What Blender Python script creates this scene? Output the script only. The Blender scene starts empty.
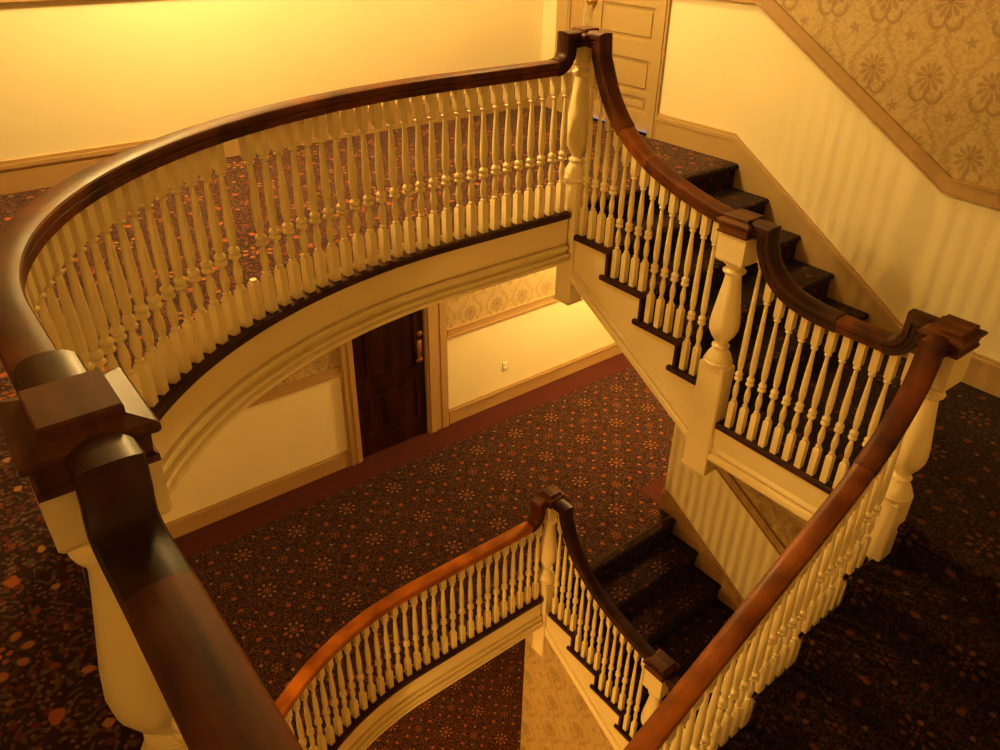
import bpy, bmesh, math
from math import sin, cos, pi, radians, hypot, atan2
from mathutils import Vector, Matrix

S = bpy.context.scene
COL = S.collection
PI = pi

# ------------------------------------------------------------------ layout
H = 3.444                 # storey height
XR = 4.905                # stair-side wall
YBU, YBL = 5.69, 6.04     # back walls (upper gallery / lower hall)
BX, BY = 3.31, 3.47       # newel at head of the short flight
CX, CY = 3.31, 2.225      # newel at the landing
DX, DY = 3.285, 1.11      # newel at head of the long flight
AX, AY = 0.10, 1.15       # near newel
ZL = -0.92                # landing level
RISE, RUN, Y0 = 0.18, 0.308, 3.41
ZG = -7.9                 # ground floor
XL, YF, XE = -3.0, -0.55, 8.4

# ------------------------------------------------------------------ mesh helpers
def link(o, parent=None):
    COL.objects.link(o)
    if parent is not None:
        o.parent = parent
    return o

def finish(name, bm, mats, parent=None, smooth=None, loc=None):
    bmesh.ops.recalc_face_normals(bm, faces=bm.faces)
    me = bpy.data.meshes.new(name)
    bm.to_mesh(me); bm.free()
    if not isinstance(mats, (list, tuple)):
        mats = [mats]
    for m in mats:
        me.materials.append(m)
    if smooth is not None:
        for p in me.polygons:
            p.use_smooth = True
        me.set_sharp_from_angle(angle=radians(smooth))
    o = bpy.data.objects.new(name, me)
    link(o, parent)
    if loc is not None:
        o.location = loc
    return o

def root(name, loc, label, cat, group=None):
    o = bpy.data.objects.new(name, None)
    o.empty_display_size = 0.1
    COL.objects.link(o)
    o.location = loc
    o['label'] = label; o['category'] = cat
    if group: o['group'] = group
    return o

def struct(o, label=None):
    o['kind'] = 'structure'
    if label: o['label'] = label
    return o

def box(bm, x0, x1, y0, y1, z0, z1, mi=0, bev=0.0):
    vs = [bm.verts.new((x, y, z)) for z in (z0, z1) for y in (y0, y1) for x in (x0, x1)]
    fs = []
    for q in ((0,2,3,1),(4,5,7,6),(0,1,5,4),(2,6,7,3),(0,4,6,2),(1,3,7,5)):
        f = bm.faces.new([vs[i] for i in q]); f.material_index = mi; fs.append(f)
    if bev:
        es = list({e for f in fs for e in f.edges})
        r = bmesh.ops.bevel(bm, geom=es, offset=bev, segments=2, profile=0.5, affect='EDGES')
        for f in r['faces']: f.material_index = mi
    return fs

def extrude_poly(bm, pts, vec, mi=0):
    """closed prism from a 3-D polygon pushed along vec"""
    vec = Vector(vec)
    a = [bm.verts.new(p) for p in pts]
    b = [bm.verts.new(Vector(p) + vec) for p in pts]
    fs = [bm.faces.new(a), bm.faces.new(list(reversed(b)))]
    n = len(pts)
    for i in range(n):
        j = (i + 1) % n
        fs.append(bm.faces.new((a[i], b[i], b[j], a[j])))
    for f in fs: f.material_index = mi
    return fs

def lathe(bm, prof, seg=20, c=(0,0,0), cap=True):
    rings = []
    for r, z in prof:
        rings.append([bm.verts.new((c[0]+r*cos(2*PI*i/seg), c[1]+r*sin(2*PI*i/seg), c[2]+z)) for i in range(seg)])
    for a, b in zip(rings, rings[1:]):
        for i in range(seg):
            j = (i+1) % seg
            bm.faces.new((a[i], a[j], b[j], b[i]))
    if cap:
        bm.faces.new(list(reversed(rings[0]))); bm.faces.new(rings[-1])

def rect_loft(bm, prof, c=(0,0,0)):
    """prof: (half x, half y, z) rectangles lofted upward"""
    rings = []
    for hx, hy, z in prof:
        rings.append([bm.verts.new((c[0]+sx*hx, c[1]+sy*hy, c[2]+z)) for sx, sy in ((-1,-1),(1,-1),(1,1),(-1,1))])
    for a, b in zip(rings, rings[1:]):
        for i in range(4):
            j = (i+1) % 4
            bm.faces.new((a[i], a[j], b[j], b[i]))
    bm.faces.new(list(reversed(rings[0]))); bm.faces.new(rings[-1])

def sweep(bm, prof, pts, side0=None):
    """prof (u, v); u = horizontal left of travel, v = up. Mitred joints."""
    pts = [Vector(p) for p in pts]
    segs = [(b - a).normalized() for a, b in zip(pts, pts[1:])]
    sides = []
    last = Vector(side0) if side0 else None
    for t in segs:
        h = Vector((t.x, t.y, 0))
        if h.length > 0.05 and side0 is None:
            h.normalize(); last = Vector((-h.y, h.x, 0))
        sides.append(last)
    for i in range(len(sides)-1, -1, -1):
        if sides[i] is None: sides[i] = sides[i+1]
    rings = []
    n = len(pts)
    for i, p in enumerate(pts):
        t1 = segs[max(i-1, 0)]; t2 = segs[min(i, n-2)]
        s1 = sides[max(i-1, 0)]; s2 = sides[min(i, n-2)]
        tb = (t1 + t2).normalized()
        u = (s1 + s2).normalized()
        v = tb.cross(u); v.normalize()
        if v.z < -1e-6 and abs(v.z) > 0.3: v = -v
        k = 1.0 / max(0.35, (max(-1, min(1, (1 + t1.dot(t2)) / 2))) ** 0.5)
        # the bend is either in plan (stretch u) or in the vertical plane (stretch v)
        dh = (s1 - s2).length
        ku, kv = (k, 1) if dh > 0.02 else (1, k)
        rings.append([bm.verts.new(p + u*a*ku + v*b*kv) for a, b in prof])
    m = len(prof)
    for a, b in zip(rings, rings[1:]):
        for i in range(m):
            j = (i+1) % m
            bm.faces.new((a[i], a[j], b[j], b[i]))
    bm.faces.new(list(reversed(rings[0]))); bm.faces.new(rings[-1])

def spline(keys, step=0.02):
    """Catmull-Rom through 3-D keys"""
    K = [Vector(k) for k in keys]
    out = []
    for i in range(len(K)-1):
        p0 = K[i-1] if i else K[0]*2 - K[1]
        p1, p2 = K[i], K[i+1]
        p3 = K[i+2] if i+2 < len(K) else K[-1]*2 - K[-2]
        n = max(2, int((p2-p1).length/step))
        for j in range(n):
            t = j/n
            out.append(0.5*((2*p1) + (p2-p0)*t + (2*p0-5*p1+4*p2-p3)*t*t + (3*p1-p0-3*p2+p3)*t*t*t))
    out.append(K[-1])
    return out

def arc(c, r, a0, a1, n, f):
    return [f(c[0]+r*cos(a0+(a1-a0)*i/n), c[1]+r*sin(a0+(a1-a0)*i/n)) for i in range(n+1)]

# ------------------------------------------------------------------ node helpers
class NT:
    def __init__(self, name):
        self.m = bpy.data.materials.new(name); self.m.use_nodes = True
        self.t = self.m.node_tree; self.t.nodes.clear()
        self.out = self.t.nodes.new('ShaderNodeOutputMaterial')
        self.b = self.t.nodes.new('ShaderNodeBsdfPrincipled')
        self.t.links.new(self.b.outputs[0], self.out.inputs[0])
    def n(self, ty, **kw):
        nd = self.t.nodes.new(ty)
        for k, v in kw.items(): setattr(nd, k, v)
        return nd
    def s(self, inp, v):
        if hasattr(v, 'is_output'): self.t.links.new(v, inp)
        else: inp.default_value = v
    def M(self, op, a, b=0.0, c=0.0, clamp=False):
        nd = self.n('ShaderNodeMath', operation=op, use_clamp=clamp)
        self.s(nd.inputs[0], a); self.s(nd.inputs[1], b)
        if op in ('MULTIPLY_ADD', 'WRAP', 'COMPARE', 'SMOOTH_MIN'): self.s(nd.inputs[2], c)
        return nd.outputs[0]
    def step(self, v, lo, hi):
        """1 below lo, 0 above hi"""
        nd = self.n('ShaderNodeMapRange', interpolation_type='SMOOTHSTEP')
        self.s(nd.inputs['Value'], v); nd.inputs['From Min'].default_value = lo; nd.inputs['From Max'].default_value = hi
        nd.inputs['To Min'].default_value = 1; nd.inputs['To Max'].default_value = 0
        return nd.outputs['Result']
    def mix(self, f, a, b):
        nd = self.n('ShaderNodeMix', data_type='RGBA')
        self.s(nd.inputs[0], f)
        for i, v in ((6, a), (7, b)):
            if hasattr(v, 'is_output'): self.t.links.new(v, nd.inputs[i])
            else: nd.inputs[i].default_value = (*v, 1) if len(v) == 3 else v
        return nd.outputs[2]
    def coords(self):
        tc = self.n('ShaderNodeTexCoord'); return tc.outputs['Object']
    def xyz(self, v):
        sp = self.n('ShaderNodeSeparateXYZ'); self.t.links.new(v, sp.inputs[0]); return sp.outputs
    def comb(self, x, y, z=0.0):
        c = self.n('ShaderNodeCombineXYZ')
        self.s(c.inputs[0], x); self.s(c.inputs[1], y); self.s(c.inputs[2], z); return c.outputs[0]
    def noise(self, vec, scale, detail=2, rough=0.5):
        nd = self.n('ShaderNodeTexNoise'); self.t.links.new(vec, nd.inputs['Vector'])
        nd.inputs['Scale'].default_value = scale; nd.inputs['Detail'].default_value = detail
        nd.inputs['Roughness'].default_value = rough
        return nd.outputs['Fac']
    def vor(self, vec, scale, rnd=1.0, feature='F1', dims='2D'):
        nd = self.n('ShaderNodeTexVoronoi', feature=feature, voronoi_dimensions=dims)
        self.t.links.new(vec, nd.inputs['Vector'])
        nd.inputs['Scale'].default_value = scale; nd.inputs['Randomness'].default_value = rnd
        return nd
    def bump(self, h, strength, dist=0.01):
        nd = self.n('ShaderNodeBump'); nd.inputs['Strength'].default_value = strength
        nd.inputs['Distance'].default_value = dist
        self.t.links.new(h, nd.inputs['Height']); self.t.links.new(nd.outputs[0], self.b.inputs['Normal'])
    def col(self, v):
        if hasattr(v, 'is_output'): self.t.links.new(v, self.b.inputs['Base Color'])
        else: self.b.inputs['Base Color'].default_value = (*v, 1)
    def set(self, **kw):
        for k, v in kw.items(): self.s(self.b.inputs[k.replace('_', ' ')], v)

def paint(name, col, rough=0.45, var=0.08, bump=0.04):
    g = NT(name); co = g.coords()
    n = g.noise(co, 3.0, 3)
    g.col(g.mix(n, tuple(c*(1-var) for c in col), tuple(min(1, c*(1+var)) for c in col)))
    g.set(Roughness=rough)
    g.bump(g.noise(co, 60, 2), bump)
    return g.m

def wood(name, dark, light, rough=0.28, coat=0.35, scale=(5, 5, 5), spec=0.3):
    g = NT(name); co = g.coords()
    mp = g.n('ShaderNodeMapping'); g.t.links.new(co, mp.inputs[0]); mp.inputs['Scale'].default_value = scale
    n1 = g.noise(mp.outputs[0], 1.1, 2, 0.5)
    n2 = g.noise(co, 70.0, 3, 0.7)
    f = g.M('ADD', g.M('MULTIPLY', n1, 0.9), g.M('MULTIPLY', n2, 0.10), clamp=True)
    rp = g.n('ShaderNodeValToRGB'); g.t.links.new(f, rp.inputs[0])
    rp.color_ramp.elements[0].position = 0.34; rp.color_ramp.elements[0].color = (*dark, 1)
    rp.color_ramp.elements[1].position = 0.70; rp.color_ramp.elements[1].color = (*light, 1)
    g.t.links.new(rp.outputs[0], g.b.inputs['Base Color'])
    g.set(Roughness=g.M('MULTIPLY_ADD', n1, 0.25, rough - 0.1))
    g.b.inputs['Coat Weight'].default_value = coat; g.b.inputs['Coat Roughness'].default_value = 0.22
    g.b.inputs['Specular IOR Level'].default_value = spec
    g.bump(n2, 0.06, 0.004)
    return g.m

def carpet(name, ox=1.92, oy=4.925, kx=0.0, ky=0.0, gain=1.0):
    """figured wool carpet: flower heads on a square grid, leaves, scrolls"""
    g = NT(name)
    X, Y, Z = g.xyz(g.coords())
    if kx: X = g.M('ADD', X, Z)      # runs on down the risers
    if ky: Y = g.M('ADD', Y, Z)
    P = 0.524
    px = g.M('DIVIDE', g.M('SUBTRACT', X, ox), P); py = g.M('DIVIDE', g.M('SUBTRACT', Y, oy), P)
    def cell(off):
        fx = g.M('SUBTRACT', g.M('FRACT', g.M('ADD', px, 0.5+off)), 0.5)
        fy = g.M('SUBTRACT', g.M('FRACT', g.M('ADD', py, 0.5+off)), 0.5)
        r = g.M('MULTIPLY', g.M('SQRT', g.M('ADD', g.M('MULTIPLY', fx, fx), g.M('MULTIPLY', fy, fy))), P)
        return r, g.M('ARCTAN2', fy, fx)
    def petals(r, th, n, rc, hw, sharp):
        c = g.M('COSINE', g.M('MULTIPLY', th, float(n)))
        d = g.M('DIVIDE', g.M('SUBTRACT', r, rc), hw)
        d2 = g.M('MULTIPLY', d, d)
        e = g.M('MULTIPLY', g.M('SUBTRACT', 1.0, c), sharp)
        return g.step(g.M('ADD', d2, e), 0.55, 1.05)
    r1, t1 = cell(0.0); r2, t2 = cell(0.5)
    vec = g.comb(X, Y)
    # ground: near-black maroon under olive scrolls and dull red leaves
    n0 = g.noise(vec, 9.0, 2)
    base = g.mix(n0, (0.020, 0.0065, 0.0065), (0.038, 0.011, 0.009))
    v3 = g.vor(vec, 30.0, 0.9)
    red = g.step(v3.outputs['Distance'], 0.26, 0.36)
    base = g.mix(g.M('MULTIPLY', red, g.M('GREATER_THAN', g.xyz(v3.outputs['Color'])[0], 0.50)), base, (0.100, 0.022, 0.011))
    nA = g.noise(vec, 13.0, 0.0); nC = g.noise(g.comb(Y, g.M('ADD', X, 3.1)), 22.0, 0.0)
    sA = g.step(g.M('SINE', g.M('MULTIPLY', nA, 34.0)), -0.55, -0.15)
    sA = g.M('MULTIPLY', sA, g.step(g.M('SINE', g.M('MULTIPLY', nC, 24.0)), 0.1, 0.5))
    base = g.mix(g.M('MULTIPLY', sA, 0.95), base, (0.075, 0.055, 0.038))
    v2 = g.vor(vec, 46.0, 0.85)
    sp = g.step(v2.outputs['Distance'], 0.20, 0.30)
    base = g.mix(g.M('MULTIPLY', g.M('MULTIPLY', sp, g.M('GREATER_THAN', g.xyz(v2.outputs['Color'])[1], 0.60)), 0.85), base, (0.15, 0.080, 0.052))
    # motifs set out round the small stars: leaves on the axes, pale buds on the diagonals
    wx = g.M('MULTIPLY', g.M('SUBTRACT', g.noise(vec, 45, 1), 0.5), 0.020)
    def spots(frac_off, a, diag, rad, ratio, col, amt=1.0):
        nonlocal base
        bx = g.M('MULTIPLY', g.M('SUBTRACT', g.M('FRACT', g.M('ADD', px, 0.5+frac_off)), 0.5), P)
        by = g.M('MULTIPLY', g.M('SUBTRACT', g.M('FRACT', g.M('ADD', py, 0.5+frac_off)), 0.5), P)
        u, v = g.M('ABSOLUTE', bx), g.M('ABSOLUTE', by)
        if diag:
            d1, d2 = g.M('SUBTRACT', u, a), g.M('SUBTRACT', v, a)
        else:
            d1 = g.M('SUBTRACT', g.M('MAXIMUM', u, v), a); d2 = g.M('MINIMUM', u, v)
        d = g.M('SQRT', g.M('ADD', g.M('MULTIPLY', d1, d1), g.M('MULTIPLY', g.M('MULTIPLY', d2, ratio), g.M('MULTIPLY', d2, ratio))))
        base = g.mix(g.M('MULTIPLY', g.step(g.M('ADD', d, wx), rad*0.85, rad*1.15), amt), base, col)
    spots(0.5, 0.35*P, False, 0.0185, 0.80, (0.25, 0.080, 0.022))
    spots(0.5, 0.175*P, True, 0.0130, 1.0, (0.30, 0.16, 0.07))
    spots(0.0, 0.205*P, True, 0.0120, 1.0, (0.20, 0.050, 0.014), 0.8)
    spots(0.0, 0.30*P, False, 0.0080, 1.0, (0.22, 0.10, 0.040), 0.8)
    # flowers
    base = g.mix(g.M('MULTIPLY', g.step(r1, 0.085, 0.100), 0.55), base, (0.026, 0.008, 0.008))
    base = g.mix(petals(r1, t1, 8, 0.062, 0.030, 0.62), base, (0.060, 0.044, 0.026))
    base = g.mix(petals(r1, t1, 8, 0.068, 0.017, 0.95), base, (0.28, 0.120, 0.042))
    base = g.mix(petals(r1, t1, 6, 0.026, 0.010, 0.6), base, (0.24, 0.095, 0.036))
    base = g.mix(g.step(r1, 0.008, 0.013), base, (0.36, 0.13, 0.035))
    base = g.mix(petals(r2, t2, 6, 0.036, 0.014, 0.6), base, (0.18, 0.070, 0.030))
    base = g.mix(g.step(r2, 0.009, 0.014), base, (0.28, 0.080, 0.020))
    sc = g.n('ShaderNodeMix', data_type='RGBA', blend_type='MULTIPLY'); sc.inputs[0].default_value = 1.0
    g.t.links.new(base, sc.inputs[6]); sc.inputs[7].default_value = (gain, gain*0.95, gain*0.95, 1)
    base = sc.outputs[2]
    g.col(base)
    g.set(Roughness=0.95)
    g.b.inputs['Specular IOR Level'].default_value = 0.15
    g.b.inputs['Sheen Weight'].default_value = 0.12
    g.bump(g.noise(vec, 300, 2), 0.35, 0.004)
    return g.m

def damask(name, axis, s0, z0):
    """tone-on-tone damask: palmettes on a lattice inside ogee frames"""
    g = NT(name)
    o = g.xyz(g.coords())
    s, z = o[axis], o[2]
    A, B = 0.353, 0.395
    px = g.M('DIVIDE', g.M('SUBTRACT', s, s0), A); pz = g.M('DIVIDE', g.M('SUBTRACT', z, z0), B)
    def cell(off):
        fx = g.M('MULTIPLY', g.M('SUBTRACT', g.M('FRACT', g.M('ADD', px, 0.5+off)), 0.5), A)
        fz = g.M('MULTIPLY', g.M('SUBTRACT', g.M('FRACT', g.M('ADD', pz, 0.5+off)), 0.5), B)
        return fx, fz
    def polar(fx, fz, dz=0.0):
        f = g.M('SUBTRACT', fz, dz)
        return g.M('SQRT', g.M('ADD', g.M('MULTIPLY', fx, fx), g.M('MULTIPLY', f, f))), g.M('ARCTAN2', f, fx)
    fx, fz = cell(0.0); gx, gz = cell(0.5)
    r, th = polar(fx, fz)
    pet = g.M('COSINE', g.M('MULTIPLY', th, 11.0))
    edge = g.M('MULTIPLY_ADD', pet, 0.013, 0.068)
    fan = g.step(g.M('SUBTRACT', g.M('ADD', r, g.M('MULTIPLY', fz, 0.12)), g.M('ADD', edge, 0.006)), -0.004, 0.004)
    vein = g.M('MULTIPLY', g.step(pet, -0.92, -0.62), fan)
    heart = g.step(r, 0.012, 0.020)
    # two scallops hanging below each palmette
    sc = None
    for dx in (-0.047, 0.047):
        q, _ = polar(g.M('SUBTRACT', fx, dx), fz, -0.098)
        ring = g.step(g.M('ABSOLUTE', g.M('SUBTRACT', q, 0.046)), 0.005, 0.011)
        low = g.step(fz, -0.082, -0.060)
        ring = g.M('MULTIPLY', ring, low)
        sc = ring if sc is None else g.M('MAXIMUM', sc, ring)
    # ogee stems
    wv = g.M('MULTIPLY', g.M('COSINE', g.M('MULTIPLY', pz, 2*PI)), 0.055)
    og = g.M('SUBTRACT', g.M('ABSOLUTE', fx), g.M('ADD', wv, 0.088))
    nz = g.M('MULTIPLY', g.M('SUBTRACT', g.noise(g.comb(s, z), 34, 1), 0.5), 0.05)
    leafy = g.M('MULTIPLY_ADD', g.M('COSINE', g.M('MULTIPLY', g.M('ADD', z, g.M('MULTIPLY', g.M('ABSOLUTE', fx), 0.8)), 2*PI/0.034)), 0.010, 0.016)
    stem = g.step(g.M('SUBTRACT', g.M('ABSOLUTE', g.M('ADD', og, nz)), leafy), -0.004, 0.003)
    # little flower in the gaps
    q2, t2 = polar(gx, gz)
    e2 = g.M('MULTIPLY_ADD', g.M('COSINE', g.M('MULTIPLY', t2, 5.0)), 0.010, 0.026)
    fl = g.step(g.M('SUBTRACT', q2, e2), -0.003, 0.003)
    n = g.noise(g.comb(s, z), 45, 2)
    base = g.mix(n, (0.56, 0.43, 0.23), (0.49, 0.37, 0.19))
    blot = g.M('MULTIPLY', g.step(g.M('ABSOLUTE', g.M('SUBTRACT', g.noise(g.comb(s, z), 20, 1), 0.5)), 0.03, 0.06), 0.45)
    base = g.mix(blot, base, (0.38, 0.27, 0.13))
    base = g.mix(g.M('MULTIPLY', stem, 0.55), base, (0.35, 0.245, 0.12))
    base = g.mix(g.M('MULTIPLY', sc, 0.85), base, (0.33, 0.225, 0.105))
    base = g.mix(g.M('MULTIPLY', fan, 0.80), base, (0.33, 0.225, 0.105))
    base = g.mix(g.M('MULTIPLY', vein, 0.75), base, (0.60, 0.46, 0.25))
    base = g.mix(g.M('MULTIPLY', heart, 0.8), base, (0.27, 0.18, 0.085))
    base = g.mix(g.M('MULTIPLY', fl, 0.75), base, (0.34, 0.235, 0.11))
    g.col(base); g.set(Roughness=0.5)
    return g.m

def plain(name, col, rough=0.5, metal=0.0, emit=None, es=1.0):
    g = NT(name); co = g.coords()
    n = g.noise(co, 14, 3)
    g.col(g.mix(n, tuple(c*0.88 for c in col), tuple(min(1, c*1.08) for c in col)))
    g.set(Roughness=rough, Metallic=metal)
    if emit:
        g.b.inputs['Emission Color'].default_value = (*emit, 1); g.b.inputs['Emission Strength'].default_value = es
    return g.m

M_CREAM = paint('cream_gloss_paint', (0.82, 0.70, 0.45), 0.33, 0.04, 0.03)
M_WALL = paint('cream_wall_paint', (0.84, 0.745, 0.52), 0.55, 0.03, 0.03)
M_TRIM = paint('buff_trim_paint', (0.46, 0.31, 0.15), 0.4, 0.05, 0.03)
M_TRIMU = paint('cream_trim_paint', (0.50, 0.36, 0.18), 0.4, 0.05, 0.03)
M_CEIL = paint('ceiling_paint', (0.72, 0.64, 0.45), 0.7)
M_WOOD = wood('polished_mahogany', (0.044, 0.012, 0.004), (0.185, 0.056, 0.013), 0.52, 0.03)
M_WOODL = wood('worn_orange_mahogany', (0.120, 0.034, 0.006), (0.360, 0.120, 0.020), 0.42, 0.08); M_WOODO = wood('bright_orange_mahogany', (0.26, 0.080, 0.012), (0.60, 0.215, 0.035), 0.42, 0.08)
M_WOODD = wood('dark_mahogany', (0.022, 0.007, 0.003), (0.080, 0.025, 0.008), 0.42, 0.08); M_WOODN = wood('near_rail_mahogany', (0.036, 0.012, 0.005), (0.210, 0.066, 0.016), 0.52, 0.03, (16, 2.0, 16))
M_CAP = wood('cap_mahogany', (0.055, 0.020, 0.008), (0.200, 0.074, 0.022), 0.48, 0.04, (14, 3, 10))
M_SHOE = wood('dark_stained_sill', (0.034, 0.012, 0.006), (0.085, 0.030, 0.013), 0.5, 0.05)
M_DOOR = wood('red_brown_door_wood', (0.020, 0.005, 0.003), (0.060, 0.016, 0.007), 0.35, 0.2, (9, 9, 1.2))
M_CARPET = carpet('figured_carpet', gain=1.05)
M_CARPETS = carpet('figured_carpet_shaded_stair', ky=1.0, gain=0.55); M_CARPETL = carpet('figured_carpet_shaded_long_stair', kx=1.0, gain=0.50); M_CARPETU = carpet('figured_carpet_lit_gallery', gain=1.3); M_CARPETD = carpet('figured_carpet_shaded_landing', gain=0.55)  # one carpet; stair and landing shade, gallery lamplight put into the gain
M_BORDER = plain('maroon_carpet_border', (0.085, 0.016, 0.010), 0.95)
M_WPY = damask('damask_paper_stair', 1, 2.240, 0.792)
M_WPX = damask('damask_paper_hall', 0, 4.357, -2.125)
M_BRASS = plain('aged_brass', (0.55, 0.36, 0.12), 0.3, 0.9)
M_PLATE = plain('ivory_plate', (0.86, 0.78, 0.62), 0.35)
M_SLOT = plain('dark_slot', (0.05, 0.03, 0.02), 0.6)
M_DAY = plain('daylight_glow', (0.2, 0.22, 0.4), 0.6, 0, (0.22, 0.26, 0.60), 0.30)  # glow put into the material to stand for daylight leaking under doors

# ------------------------------------------------------------------ gallery plan curve
def gallery_curve(xc=2.35, BY=BY, step=0.03):
    """centre line of the curved balustrade, from the far newel round to the near one"""
    xs = 3.235; ec = (xc, 1.85); a, b = xc - 0.095, BY - 1.85
    raw = [Vector((xs + (ec[0]-xs)*i/20, BY)) for i in range(20)]
    raw += [Vector((ec[0]-a*sin(t*PI/2/90), ec[1]+b*cos(t*PI/2/90))) for t in range(91)]
    y = ec[1]
    raw += [Vector((ec[0]-a + (AX-(ec[0]-a))*i/12, ec[1] + (AY+0.075-ec[1])*i/12)) for i in range(1, 13)]
    out = [raw[0]]; acc = 0
    L = [0]
    for p, q in zip(raw, raw[1:]): L.append(L[-1] + (q-p).length)
    n = int(L[-1]/step); out = []
    k = 0
    for i in range(n+1):
        s = L[-1]*i/n
        while k < len(L)-2 and L[k+1] < s: k += 1
        f = (s - L[k])/(L[k+1]-L[k])
        out.append(raw[k].lerp(raw[k+1], f))
    return out, L[-1]
GCU = gallery_curve()
GCL = gallery_curve(2.0, BY + 0.035)
GC, GLEN = GCU
def gal_at(s):
    f = max(0, min(1, s/GLEN))*(len(GC)-1); i = min(int(f), len(GC)-2)
    p = GC[i].lerp(GC[i+1], f-i); t = (GC[i+1]-GC[i]).normalized()
    return p, t
def gal_offset(u):
    out = []
    for i, p in enumerate(GC):
        t = (GC[min(i+1, len(GC)-1)] - GC[max(i-1, 0)]).normalized()
        out.append(p + Vector((-t.y, t.x))*u)
    return out

# ------------------------------------------------------------------ balusters
BASE_H = 0.185
_bal = {}
def baluster_mesh(h, BASE_H=BASE_H, TOP_H=0.115):
    key = (round(h, 3), BASE_H, TOP_H)
    if key in _bal: return _bal[key]
    bm = bmesh.new()
    s = 0.0180
    rect_loft(bm, [(s, s, 0), (s, s, BASE_H-0.012), (s*0.72, s*0.72, BASE_H)])
    tb = h - TOP_H                          # underside of the top block
    p = [(0.012, BASE_H-0.004), (0.0150, BASE_H+0.004), (0.0155, BASE_H+0.012), (0.0105, BASE_H+0.017), (0.0115, BASE_H+0.026),
         (0.0155, BASE_H+0.050), (0.0172, BASE_H+0.070), (0.0155, BASE_H+0.092), (0.0108, BASE_H+0.120), (0.0088, BASE_H+0.134),
         (0.0120, BASE_H+0.137), (0.0215, BASE_H+0.144), (0.0238, BASE_H+0.152), (0.0205, BASE_H+0.160), (0.0155, BASE_H+0.164),
         (0.0212, BASE_H+0.171), (0.0222, BASE_H+0.181), (0.0170, BASE_H+0.191), (0.0118, BASE_H+0.197), (0.0130, BASE_H+0.206),
         (0.0172, BASE_H+0.235), (0.0182, BASE_H+0.265)]
    z1 = BASE_H + 0.265; z2 = tb - 0.026
    for f, r in ((0.25, 0.0172), (0.55, 0.0144), (0.8, 0.0114), (1.0, 0.0094)):
        p.append((r, z1 + (z2-z1)*f))
    p += [(0.0092, tb-0.024), (0.0165, tb-0.019), (0.0185, tb-0.013), (0.0115, tb-0.007), (0.0120, tb+0.004)]
    lathe(bm, p, 12)
    t = 0.0185
    rect_loft(bm, [(t*0.66, t*0.66, tb-0.004), (t, t, tb+0.011), (t, t, h)])
    bmesh.ops.recalc_face_normals(bm, faces=bm.faces)
    me = bpy.data.meshes.new('baluster'); bm.to_mesh(me); bm.free()
    me.materials.append(M_CREAM)
    for q in me.polygons: q.use_smooth = True
    me.set_sharp_from_angle(angle=radians(38))
    _bal[key] = me
    return me
def stump_mesh():
    bm = bmesh.new(); s = 0.018
    rect_loft(bm, [(s, s, 0), (s, s, BASE_H-0.012), (s*0.72, s*0.72, BASE_H)])
    lathe(bm, [(0.013, BASE_H-0.004), (0.015, BASE_H+0.004), (0.014, BASE_H+0.009), (0.006, BASE_H+0.011)], 12)
    bmesh.ops.recalc_face_normals(bm, faces=bm.faces)
    me = bpy.data.meshes.new('baluster'); bm.to_mesh(me); bm.free(); me.materials.append(M_CREAM)
    return me
def baluster(parent, x, y, z, h, rot=0.0, bh=BASE_H, th=0.115, sc=1.0):
    o = bpy.data.objects.new('baluster', baluster_mesh(h, bh, th))
    link(o, parent)
    o.location = Vector((x, y, z)) - Vector(parent.location)
    o.rotation_euler = (0, 0, rot)
    o.scale = (sc, sc, 1)
    return o

# ------------------------------------------------------------------ handrail
_half = [(0.030,-0.042),(0.036,-0.038),(0.036,-0.020),(0.041,-0.016),(0.041,-0.008),(0.0375,-0.004),(0.0375,0.000),(0.0475,0.004),(0.0485,0.012),(0.0475,0.024),(0.0435,0.030),(0.030,0.036),(0.015,0.0385)]
RAIL = _half + [(-u, v) for u, v in reversed(_half)]
def rail(parent, pts, mat, name='handrail', side0=None, k=1.10):
    pf = [(u*(1+(k-1)*0.6), v*k) for u, v in RAIL] if name == 'rail_fitting' else RAIL
    bm = bmesh.new(); sweep(bm, pf, pts, side0)
    o = finish(name, bm, mat, parent, 24)
    for v in o.data.vertices: v.co -= Vector(parent.location)
    return o
def local(o, parent):
    l = Vector(parent.location)
    for v in o.data.vertices: v.co -= l
    return o
def gooseneck(p_new, d, z_top, z_rail, reach=0.125, r=0.09):
    """from the newel centre outward along d: mitred stub, drop and easing to a level rail"""
    d = Vector((d[0], d[1], 0)).normalized(); P = Vector((p_new[0], p_new[1], 0))
    f = lambda a, z: P + d*a + Vector((0, 0, z))
    pts = [f(0.03, z_top), f(reach, z_top)]
    if z_top - z_rail > r + 0.012: pts.append(f(reach, z_rail + r))
    else: r = z_top - z_rail - 0.004
    pts += [f(reach + r - r*cos(t*PI/2/8), z_rail + r - r*sin(t*PI/2/8)) for t in range(1, 9)]
    return pts

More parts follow.
